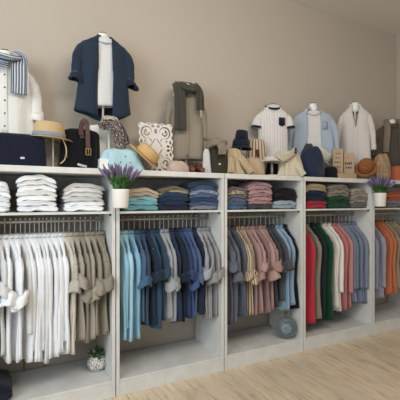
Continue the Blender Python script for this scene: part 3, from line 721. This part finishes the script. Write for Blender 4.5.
# knotted patterned scarf on round stand
PR = patterned('#4f4743', '#b9aea5', '#7d7069', 55)
hs = thing('scarf_stand', 'white round-headed stand under the patterned grey scarf', 'stand', (T(109, 3.2), 3.2, Z))
zt = P(109, 127, 3.2).z-Z
v, f, uv = loft(lathe([(0, 0), (.05, 0), (.05, .006), (.012, .012), (.012, zt-.06), (.03, zt-.05), (.055, zt-.02), (.06, zt+.01), (.052, zt+.04), (.03, zt+.058), (0, zt+.064)], 20)); mesh_obj('stand_body', v, f, M_WHITE, hs)
sf = thing('scarf', 'grey and cream patterned scarf wrapped on the round stand beside the navy shirt', 'scarf', P(109, 127, 3.2))
v, f, uv = drape_mesh(.15, .16, .15, .15, .10, 5, folds=6, amp=.008, topround=.75); mesh_obj('wrap', v, f, patterned('#b5aaa0', '#8d8179', None, 40), sf, uv, loc=(.005, 0, -.01))
cloth_strip('hanging_end', [(-.06, -.06, .0), (.0, -.095, -.0), (.045, -.10, -.04), (.06, -.10, -.11), (.08, -.10, -.19)], .085, .05, PR, sf, 4, 3)
cloth_strip('hanging_end', [(.02, -.09, .03), (.075, -.075, -.02), (.11, -.075, -.09), (.12, -.08, -.15)], .06, .045, PR, sf, 9, 2)
cloth_strip('hanging_end', [(-.02, -.075, .01), (-.06, -.085, .005), (-.10, -.08, -.02)], .04, .03, PR, sf, 11, 2)
# aqua shirts on white box
tag(boxes('display_box', [(-.13, -.09, 0, .13, .09, .085)], M_WHITE, None, .004, (T(113, 3.14), 3.14, Z)), 'low white box under the folded aqua shirt', 'box')
a_ = drape('folded_shirt', 'light aqua shirt with dark buttons draped over the low white box', 'shirt', 101, 141, 149, 3.12, fabric('#a6d3dd'), wt=.88, depth=.22, seed=24, folds=5, amp=.022, topround=.22)
for dx, zz in ((.01, .105), (-.03, .06), (.05, .06)):
    v, f, uv = loft([[(.006*kk*cos(2*PI*j/8), -h_, .006*kk*sin(2*PI*j/8)) for j in range(8)] for kk, h_ in ((1, 0), (1, .003), (.5, .004))], True, True, True)
    mesh_obj('button', v, f, M_BUTTON, a_, loc=(dx, -.112, zz))
# straw hat leaning
hat('straw_hat', 'honey-coloured straw hat tilted against the white carved panel', 145, 157, 3.10, .158, .095, straw('#d9bb88', '#bc9663'), None, (.45, .66, .1), rc=.098, pinch=.1)
# carved panel
def carved():
    W, Hh, nx, ny = .325, .47, 96, 138
    def solid(x, y):
        X = abs(x)/(W/2); Y = abs(y)/(Hh/2)
        ex = .955+.035*cos(Y*22); ey = .965+.025*cos(X*16)
        if X > ex or Y > ey: return False
        d1 = math.hypot(X-.52, (Y-.60)*1.3); an = math.atan2((Y-.60)*1.3, X-.52)
        if abs(d1-.30) < .05*(1-abs(an-.6)/2.6) + .004: return False          # outer crescent
        if abs(d1-.14) < .035 and abs(an-2.2) > .7: return False              # inner scroll
        if abs(X+Y-.40) < .028 and X > .05 and Y > .05: return False          # lozenge outline
        if abs(Y-.98*X-.02) < .025 and .22 < X < .36: return False
        for (cx, cy, rx, ry) in ((.84, .24, .06, .08), (.70, .08, .09, .05), (.88, .05, .04, .05), (.16, .86, .10, .05), (.38, .93, .08, .025), (.90, .90, .035, .03),
                                 (.03, .66, .05, .10), (.62, .27, .05, .04), (.93, .42, .02, .06), (.56, .62, .035, .05)):
            if ((X-cx)/rx)**2+((Y-cy)/ry)**2 < 1: return False
        return True
    v, f = [], {}; V = {}
    faces = []; t = .009
    def vid(i, j, k):
        if (i, j, k) not in V: V[(i, j, k)] = len(v); v.append((-W/2+W*i/nx, -t if k == 0 else t, -Hh/2+Hh*j/ny))
        return V[(i, j, k)]
    S_ = [[solid(-W/2+W*(i+.5)/nx, -Hh/2+Hh*(j+.5)/ny) for j in range(ny)] for i in range(nx)]
    g = lambda i, j: 0 <= i < nx and 0 <= j < ny and S_[i][j]
    for i in range(nx):
        for j in range(ny):
            if not S_[i][j]: continue
            faces.append((vid(i, j, 0), vid(i+1, j, 0), vid(i+1, j+1, 0), vid(i, j+1, 0)))
            faces.append((vid(i, j, 1), vid(i, j+1, 1), vid(i+1, j+1, 1), vid(i+1, j, 1)))
            if not g(i-1, j): faces.append((vid(i, j, 0), vid(i, j+1, 0), vid(i, j+1, 1), vid(i, j, 1)))
            if not g(i+1, j): faces.append((vid(i+1, j, 0), vid(i+1, j, 1), vid(i+1, j+1, 1), vid(i+1, j+1, 0)))
            if not g(i, j-1): faces.append((vid(i, j, 0), vid(i, j, 1), vid(i+1, j, 1), vid(i+1, j, 0)))
            if not g(i, j+1): faces.append((vid(i, j+1, 0), vid(i+1, j+1, 0), vid(i+1, j+1, 1), vid(i, j+1, 1)))
    return v, faces, Hh
v, f, Hh = carved()
cp = mesh_obj('carved_panel', v, f, plain('#dcd6cf', .7), smooth=False, loc=(T(156, 3.26), 3.26, Z+Hh/2-.006)); cp.rotation_euler = (-.12, 0, -.1)
tag(cp, 'white openwork panel carved with scrolls, leaning on the top board', 'panel')
# small pink shells / scarf
def rumple(name, label, cat, x0, x1, y1, n, mat, seed, depth=.12, lumps=5, z0=Z):
    c = T((x0+x1)/2, n); s = scale_at((x0+x1)/2, n); w_ = (x1-x0)*s; h = P((x0+x1)/2, y1, n).z-z0
    R = random.Random(seed); ps = [(R.uniform(2, lumps+2), R.uniform(0, 6), R.uniform(2, 9)) for _ in range(4)]
    rings = []
    for i in range(13):
        q = i/12; e = cos(q*PI/2)**.7 if q < 1 else .02
        ring = []
        for j in range(32):
            a = 2*PI*j/32; r_ = 1+sum(.05*sin(round(k)*a+p_+q*m_) for k, p_, m_ in ps)
            ring.append((w_/2*e*cos(a)*r_, depth/2*e*sin(a)*r_, max(0, h*sin(q*PI/2)**.85*(1+.12*(1-q)*sin(3*a+ps[0][1])+.07*q*(1-q)*4*sin(5*a+ps[1][1])))))
        rings.append(ring)
    v, f, uv = loft(rings, True, True, True)
    return tag(mesh_obj(name, v, f, mat, None, uv, loc=(c, n, z0)), label, cat)
rumple('scarf', 'small pale pink crumpled scarf in front of the olive-beige shirt', 'scarf', 166, 190, 161, 3.06, fabric('#c1a595'), 4)
def shoe(label, x, n, rz, mat, L_=.22, z=Z, rot=None):
    r = thing('shoe', label, 'shoe', (T(x, n), n, z), rz, 'brown shoes on the top board')
    rings = []; 
    for i in range(15):
        q = i/14; x_ = -L_/2+L_*q; wd_ = .036*math.sin(PI*min(.97, max(.05, .08+q*.88)))**.5*(.8+.35*q); hh = .085-.05*q**1.2 if q < .95 else .02
        rings.append([(x_, wd_*cos(2*PI*j/14), .010+hh/2+hh/2*sin(2*PI*j/14)) for j in range(14)])
    v, f, uv = loft(rings, True, True, True); mesh_obj('upper', v, f, mat, r, uv)
    rings = []
    for zz in (0, .01):
        rings.append([(L_*.52*cos(2*PI*j/24), .04*sin(2*PI*j/24)*(1+.15*cos(2*PI*j/24)), zz) for j in range(24)])
    v, f, uv = loft(rings, True, True, True); mesh_obj('sole', v, f, plain('#33211b', .7), r)
    tube('strap', [(-.02, -.036, .045), (-.01, -.02, .088), (-.01, .02, .088), (-.02, .036, .045)], .005, plain('#3a2019', .6), r)
    return r
ML2 = plain('#6e3a2b', .5, noise=.1, scale=30)
shoe('reddish-brown shoe beside the pink scarf, the left of the pair', 191.5, 3.12, -1.9, ML2)
shoe('reddish-brown shoe next to the dark olive bag, the right of the pair', 199, 3.13, -1.7, ML2)
# dark olive bag with scarf
drape('folded_cloth', 'strip of white cloth standing left of the dark olive bag', 'cloth', 202, 211, 149, 3.12, fabric('#c3c4c6'), wt=.7, depth=.07, seed=6, folds=4, amp=.004)
bg = drape('bag', 'dark olive cloth bag standing under a beige scarf', 'bag', 208, 228, 146, 3.12, fabric('#3a3527'), wt=.82, depth=.14, seed=16, folds=4, amp=.008, topround=.15)
boxes('label', [(-.01, -.003, -.008, .01, 0, .008)], fabric('#c9bfae'), bg, .001, (-.005, -.074, .09))
sf = thing('scarf', 'beige scarf bundled on top of the dark olive bag', 'scarf', P(217, 146, 3.12), -.25)
MS = fabric('#8b7c68')
cloth_strip('wrap', [(-.085, .0, -.01), (-.055, -.06, .015), (.0, -.075, .02), (.05, -.055, .02), (.07, .0, .03), (.02, .05, .05), (-.05, .05, .05), (-.08, .0, .0)], .06, .04, MS, sf, 6, 3, up=Vector((0, 0, 1)))
cloth_strip('hanging_end', [(-.01, -.07, .03), (.02, -.098, -.02), (.025, -.098, -.09)], .075, .03, MS, sf, 7, 3)
v, f, uv = drape_mesh(.12, .15, .09, .11, .05, 4, folds=5, amp=.006, topround=.7); mesh_obj('knot', v, f, MS, sf, uv, loc=(0, 0, .015))
# cream cloth, navy hats, striped bag
CR = fabric('#bfa37c')
drape('blouse', 'plain cream-beige blouse draped over a stand, left of the striped bag', 'blouse', 223, 247, 148.5, 3.10, CR, wt=.50, depth=.17, seed=26, folds=7, amp=.022, lean=-.02, topround=.12)
BL = bpy.data.objects['blouse']
cloth_strip('sleeve', [(-.02, -.03, .165), (.03, -.085, .15), (.075, -.10, .09), (.13, -.10, .02)], .075, .035, CR, BL, 5, 3)
cloth_strip('sleeve', [(-.05, -.03, .165), (-.06, -.075, .14), (-.07, -.095, .07), (-.075, -.10, .015)], .07, .035, CR, BL, 6, 3)
rumple('folded_shawl', 'cream-beige shawl heaped on the board below the striped bag', 'shawl', 240, 266, 158, 3.10, CR, 9, .18)
NV = fabric('#1b2136')
r = hat('cap', 'navy cloth hat with a soft crown, topmost above the cream-beige blouse', 241.5, 139, 3.22, .075, .085, NV, None, (0, .1, 0), rc=.062)
r = hat('cap', 'wide navy cloth hat beneath the smaller one, above the cream-beige blouse', 241, 147, 3.22, .105, .075, NV, None, (0, .0, 0), rc=.085, brim_droop=.03)
hs = thing('hat_stand', 'clear thin stand holding the navy hats behind the blouse', 'stand', (T(241, 3.22), 3.22, Z))
tube('pole', [(0, 0, .0), (0, 0, P(241, 147, 3.22).z-Z+.06)], .006, M_WHITE, hs, 2, 8, smoothp=False)
v, f, uv = loft(lathe([(0, 0), (.045, 0), (.045, .006), (0, .006)], 20)); mesh_obj('base', v, f, M_WHITE, hs)
bag = thing('handbag', 'cream handbag with brown vertical stripes and a tassel, right of the navy hats', 'bag', P(256, 160, 3.26), -.35)
hb = P(256, 139, 3.26).z-P(256, 160, 3.26).z
v, f, uv = drape_mesh(.17, .22, .07, .09, hb, 3, folds=4, amp=.003, topround=.12)
mesh_obj('bag_body', v, f, fabric('#cdb69a', '#6b3d35', .034, .3, 'x'), bag, uv)
tube('tassel', [(.0, -.055, .10), (.0, -.062, .03)], .014, plain('#4b2a20', .7), bag)
tube('handle', [(-.07, 0, hb-.02), (-.08, -.0, .03), (-.10, .0, hb*.4)], .006, plain('#6b4a33', .6), bag)
tag(boxes('display_block', [(-.09, -.06, 0, .09, .06, P(256, 160, 3.26).z-Z)], M_WHITE, None, .004, (T(256, 3.26), 3.26, Z)), 'white block lifting the striped handbag', 'block')
# white cap stand
s2 = P(272, 165, 3.08)
cs = thing('cap_stand', 'small clear stand with a flat base under the white sun cap', 'stand', (s2.x, s2.y, Z))
boxes('base', [(-.06, -.04, 0, .06, .04, .014)], plain('#c9c0b4', .3), cs, .002)
tube('pole', [(0, 0, .01), (0, 0, s2.z-Z+.03)], .012, plain('#9a948a', .3), cs, 2, 12, smoothp=False)
r = hat('cap', 'white cloth sun hat lying on the small clear stand', 272, 161.5, 3.08, .12, .042, fabric('#cbc2b6'), None, (0, .05, 0), rc=.085, brim_droop=.015)
rumple('pouch', 'black pouch behind the small clear stand', 'pouch', 264, 283, 159.5, 3.17, fabric('#15161c'), 6, .07)
# cream top
drape('top', 'cream knitted top draped over a stand, beside the navy cloth', 'top', 276, 303, 151, 3.08, fabric('#cfc2a6'), wt=.55, depth=.17, seed=36, folds=7, amp=.022, topround=.14)
TOPO = bpy.data.objects['top.002'] if 'top.002' in bpy.data.objects else None
cloth_strip('sleeve', [(.02, -.03, .14), (.05, -.08, .11), (.085, -.095, .05), (.105, -.10, .012)], .07, .035, fabric('#cfc2a6'), TOPO, 5, 3)
cloth_strip('shawl', None or [(T(275, 3.02), 2.995+.01, P(275, 153, 3.0).z), (T(281, 3.02), 2.985, P(281, 158, 3.0).z), (T(288, 3.02), 2.985, P(288, 155, 3.0).z), (T(294, 3.02), 3.0, P(294, 150, 3.0).z)], .06, .02, fabric('#c8bb9d'), None, 4, 3)
tag(bpy.data.objects['shawl'], 'cream sleeve-like shawl wrapped across the front of the cream top', 'shawl')
tg = boxes('price_tag', [(-.012, -.002, -.03, .012, .002, .03)], plain('#4a2b22', .6), None, .001, (T(295.5, 2.98), 2.975, P(295.5, 151, 2.98).z)); tag(tg, 'small dark brown tag hanging at the collar of the cream top', 'tag')
# navy cloth & mint hat
rumple('folded_cloth', 'navy blue cloth draped in a dome beside the cream top', 'cloth', 297, 326, 147, 3.09, fabric('#22304f', var=.06), 21, .22, 2)
rumple('cap', 'dark green cloth cap behind the navy dome of cloth', 'cap', 300, 316, 144, 3.25, fabric('#3d4a44'), 11, .12, 2)
hat('sun_hat', 'pale mint sun hat leaning behind the navy cloth', 320, 157, 3.20, .14, .10, fabric('#c9cdbd'), None, (.6, .45, 0), rc=.10)
drape('folded_cloth', 'small black folded cloth right of the navy dome', 'cloth', 324, 338, 166.5, 3.09, fabric('#12141b'), wt=.9, depth=.12, seed=2, folds=4, amp=.003)
# cards with printing
def card(label, x0, x1, y0, n, mat, lines, rz=-.45):
    c = T((x0+x1)/2, n); s = scale_at((x0+x1)/2, n); w_ = (x1-x0)*s*1.05; h = P((x0+x1)/2, y0, n).z-Z
    r = boxes('paper_bag', [(-w_/2, -.03, 0, w_/2, .03, h)], mat, None, .003, (c, n, Z)); r.rotation_euler = (0, 0, rz); tag(r, label, 'paper bag')
    for (fx, fz, fw, fh, segs) in lines:
        bl = []
        for k in range(segs):
            xx = (fx+fw*k/segs-.5)*w_; bl.append((xx, -.0325, (fz+(.012 if k % 2 else 0))*h, xx+fw/segs*.68*w_, -.0295, (fz+fh-(.02 if k % 3 == 1 else 0))*h))
        boxes('printing', bl, plain('#453124', .7), r, 0)
    return r
MPB = plain('#b5a086', .8, noise=.05, scale=20)
card('kraft paper bag with four short dark lines of print, left of the pair', 332, 342, 149, 3.16, MPB, [(.3, .82, .5, .035, 4), (.3, .68, .4, .035, 3), (.15, .53, .65, .045, 5), (.1, .38, .7, .045, 5), ])
card('kraft paper bag with two bold dark lines of print, right of the pair', 343, 353, 153, 3.14, MPB, [(.12, .55, .7, .09, 4), (.15, .40, .65, .07, 5), (.35, .82, .2, .03, 2)])
tag(boxes('display_block', [(-.13, -.05, 0, .13, .05, .055)], plain('#b79c78', .7), None, .003, (T(345, 3.04), 3.04, Z)), 'low wooden block in front of the kraft paper bags', 'block')
hat('straw_hat', 'rust-brown straw hat leaning on the beige knitted bag', 366, 168, 3.05, .125, .095, straw('#a0653a', '#7d4a28'), straw('#8c5733', '#6d4023'), (.55, -.75, 0), rc=.09)
rumple('knitted_bag', 'beige slouchy knitted bag right of the rust-brown hat', 'bag', 371, 393, 154, 3.13, patterned('#a08568', '#c0a888', None, 60), 14, .17, 5)
drape('folded_cloth', 'orange folded cloth at the right edge of the top board', 'cloth', 391, 407, 166, 3.05, fabric('#c65f35'), wt=.95, depth=.2, seed=2, folds=3, amp=.003, topround=.15)

# ------------------------------------------------------------ plants
def lavender(label, x, zpot, n, pr, ph, seed, spread, nsp, hgt, onshelf, group):
    t = T(x, n); r = thing('potted_lavender', label, 'potted plant', (t, n, zpot), 0, group)
    v, f, uv = loft(lathe([(0, 0), (pr*.80, 0), (pr*.84, .006), (pr*.97, ph*.93), (pr, ph), (pr*.95, ph), (pr*.9, ph*.85), (0, ph*.83)], 32)); mesh_obj('pot', v, f, M_WHITE, r)
    if not onshelf:
        boxes('bracket', [(-.02, pr*.8, .03, .02, FR-n, .07)], M_WHITE, r, .002)
    R = random.Random(seed); V, Fc = [], []
    for i in range(420):
        a = R.uniform(0, 2*PI); l = R.uniform(.3, 1)*hgt*.66; out = R.uniform(.1, 1)*pr*1.9
        b = Vector((R.uniform(-.5, .5)*pr, R.uniform(-.5, .5)*pr, ph*.85)); tip = Vector((out*cos(a), out*sin(a), ph+l*(1-.3*out/pr/1.9)))
        sd_ = Vector((-sin(a), cos(a), 0))*R.uniform(.005, .009); mid = (b+tip)/2+Vector((0, 0, .02))
        k = len(V); V += [b-sd_*.5, b+sd_*.5, mid+sd_, mid-sd_, tip]; Fc += [(k, k+1, k+2, k+3), (k+3, k+2, k+4)]
    mesh_obj('foliage', V, Fc, plain('#57854a', .7, noise=.3, scale=30), r, smooth=False)
    for i in range(nsp):
        a = R.uniform(0, 2*PI); o_ = R.uniform(.15, 1)**.7*spread; h1 = hgt*R.uniform(.72, 1.0)*(1-.25*(o_/spread)**2)
        tip = Vector((o_*cos(a), o_*sin(a)*.7-.0, ph+h1)); base = Vector((tip.x*.2, tip.y*.2, ph*.9)); d = (tip-base).normalized()
        st_ = tip-d*.075
        tube('stem', [base, (base+st_)/2+Vector((0, 0, .01)), st_], .0016, plain('#557a45', .7), r, 4, 4)
        rings = []; lat = d.cross(Vector((0, 1, 0))).normalized(); w_ = lat.cross(d)
        for q in range(12):
            s_ = q/11; rr = .0095*(sin(PI*(.08+.88*s_))**.6)*(1 if q % 2 else .68)*(1-.35*s_)
            c = st_+d*(.085*s_); rings.append([tuple(c+lat*rr*cos(2*PI*j/7)*(1+.25*(j % 2))+w_*rr*sin(2*PI*j/7)*(1+.25*(j % 2))) for j in range(7)])
        v, f, uv = loft(rings, True, True, True)
        mesh_obj('flower_spike', v, f, plain(('#75678a', '#62557a', '#857795')[i % 3], .85, noise=.2, scale=60), r, smooth=False)
zp = P(121, 208, 2.9).z
lavender('purple lavender in a white pot, fixed to the divider beside the blue-shirt bay', 120.5, zp, 2.905,   .070, .145, 5, .19, 48, .215, False, None)
lavender('purple lavender in a white pot, fixed in front of the right-edge bay above its shirts', 380, P(380, 206.5, 2.905).z, 2.905, .070, .155, 15, .20, 48, .20, False, None)

# succulent in lace pot
def lace_pot():
    p = P(97, 377, 3.25); t = T(97, 3.24)
    r = thing('potted_succulent', 'green succulent in a round white lace-patterned pot on the bottom board', 'potted plant', (t, 3.24, .1305))
    prof = [(0, 0), (.04, 0), (.062, .018), (.078, .05), (.080, .075), (.070, .105), (.055, .122), (.058, .130), (.050, .128), (.0, .115)]
    v, f, uv = loft(lathe(prof, 32))
    m, nt, b = newmat('lace_ceramic'); tc = N(nt, 'ShaderNodeTexCoord'); vo = N(nt, 'ShaderNodeTexVoronoi', feature='DISTANCE_TO_EDGE'); vo.inputs['Scale'].default_value = 55
    nt.links.new(tc.outputs['Object'], vo.inputs['Vector'])
    nt.links.new(mixrgb(nt, math_(nt, 'GREATER_THAN', vo.outputs['Distance'], .16), lin('#e4e1da'), lin('#6b6963')), b.inputs['Base Color'])
    mesh_obj('pot', v, f, m, r, uv)
    R = random.Random(4)
    for i in range(34):
        a = i*2.4; tl = .25+.75*(1-i/34); L_ = R.uniform(.06, .1); d = Vector((cos(a)*tl, sin(a)*tl, 1.25-tl)).normalized()
        b_ = Vector((cos(a)*.02, sin(a)*.02, .118)); side = Vector((-sin(a), cos(a), 0)); up_ = side.cross(d)
        rings = []
        for q in range(7):
            s_ = q/6; c = b_+d*L_*s_+Vector((0, 0, -.02*s_*s_)); wd_ = .016*sin(PI*(.15+.8*s_)); rings.append([tuple(c+side*wd_*cos(2*PI*j/6)+up_*wd_*.3*sin(2*PI*j/6)) for j in range(6)])
        v, f, uv = loft(rings, True, True, True); mesh_obj('leaf', v, f, plain('#3f5a3a' if i % 3 else '#8a9b78', .5, noise=.2, scale=40), r)
lace_pot()
# electric outlet frame
ot = thing('wall_outlet', 'flush socket plate with a dark outline low on the wall behind the white shirts', 'socket', P(34.5, 363, YB))
MW2 = plain('#8d8070', .6)
boxes('plate', [(-.078, -.008, -.05, .078, 0, .05)], plain('#ab9c88', .6), ot, .002)
boxes('frame', [(-.085, -.012, -.057, -.078, 0, .057), (.078, -.012, -.057, .085, 0, .057), (-.085, -.012, .05, .085, 0, .057), (-.085, -.012, -.057, .085, 0, -.05)], plain('#6d5b4c', .6), ot, .001)

# round glass bottle
R_ = .112
r = thing('glass_bottle', 'round flat blue-grey glass bottle with a stopper, on the bottom board', 'bottle', (T(286, 3.075), 3.075, .1305), -.62)
GL = glass('#a3adad', .1, 'blue_grey_glass')
rings = []
for i in range(21):
    q = -PI/2+PI*i/20; z_ = R_+R_*sin(q); rr = R_*cos(q)
    if z_ < .006: z_ = 0.003; rr = max(rr, .02)
    rings.append([(max(rr, .018)*cos(2*PI*j/32), max(rr, .018)*.52*sin(2*PI*j/32), z_) for j in range(32)])
for z_, rr in ((2*R_+.004, .019), (2*R_+.02, .017), (2*R_+.034, .018), (2*R_+.036, .024), (2*R_+.042, .024)):
    rings.append([(rr*cos(2*PI*j/32), rr*sin(2*PI*j/32), z_) for j in range(32)])
v, f, uv = loft(rings, True, True, True); mesh_obj('bottle_body', v, f, GL, r)
v, f, uv = loft(lathe([(0, 0), (.013, 0), (.012, .012), (.022, .018), (.026, .03), (.02, .045), (0, .05)], 20)); mesh_obj('stopper', v, f, glass('#b0a89a', .15, 'stopper_glass'), r, loc=(0, 0, 2*R_+.042))
MG2 = plain('#68747b', .25)
for rr, th_ in ((.096, .007), (.076, .006)):
    rings = []
    for j in range(41):
        a = 2*PI*j/40; yy = -.52*math.sqrt(max(0, R_*R_-rr*rr))-.001
        rings.append([((rr+th_*cos(2*PI*k/6))*cos(a), yy+th_*sin(2*PI*k/6), R_+(rr+th_*cos(2*PI*k/6))*sin(a)) for k in range(6)])
    v, f, uv = loft(rings); mesh_obj('raised_ring', v, f, MG2, r)
rings = []
for q in range(9):
    s_ = q/8; rr = .056*cos(s_*PI/2)
    rings.append([(rr*(1+.05*sin(7*2*PI*j/42))*cos(2*PI*j/42), -.052-.014*sin(s_*PI/2)+.003*sin(q*3+j), R_+rr*(1+.05*sin(7*2*PI*j/42))*sin(2*PI*j/42)) for j in range(42)])
v, f, uv = loft(rings, True, False, True); mesh_obj('medallion', v, f, plain('#7b8b93', .3, noise=.35, scale=60, bump=.6), r)

# ------------------------------------------------------------ camera, light
cam = bpy.data.cameras.new('camera'); co = bpy.data.objects.new('camera', cam); col.objects.link(co)
cam.sensor_width = 36; cam.lens = 36*F/400; cam.clip_start = .05
cam.shift_y = 1/400.0
co.location = (0, 0, CAMH); co.rotation_euler = (PI/2, 0, -math.atan2(ST, CT))
sc.camera = co
wd = bpy.data.worlds.new('world'); sc.world = wd; wd.use_nodes = True
bgd = wd.node_tree.nodes['Background']; bgd.inputs[0].default_value = (.97, .985, 1.0, 1); bgd.inputs[1].default_value = .42
def area(name, loc, target, size, power, colr, sy=None):
    l = bpy.data.lights.new(name, 'AREA'); l.energy = power; l.color = colr; l.shape = 'RECTANGLE'; l.size = size; l.size_y = sy or size
    o = bpy.data.objects.new(name, l); col.objects.link(o); o.location = loc
    o.rotation_euler = (Vector(target)-Vector(loc)).to_track_quat('-Z', 'Y').to_euler(); return o
area('shopfront_daylight', (-2.7, .3, 2.5), (1.2, 3.4, 1.6), 2.6, 118, (.80, .91, 1.0), 2.6)
area('ceiling_lamp_panel', (1.2, .6, 3.8), (1.3, 3.1, 1.0), 2.2, 78, (1.0, .90, .78), 1.2)
vs = sc.view_settings; vs.view_transform = 'Standard'; vs.look = 'None'; vs.exposure = 0; vs.gamma = 1; vs.use_curve_mapping = False
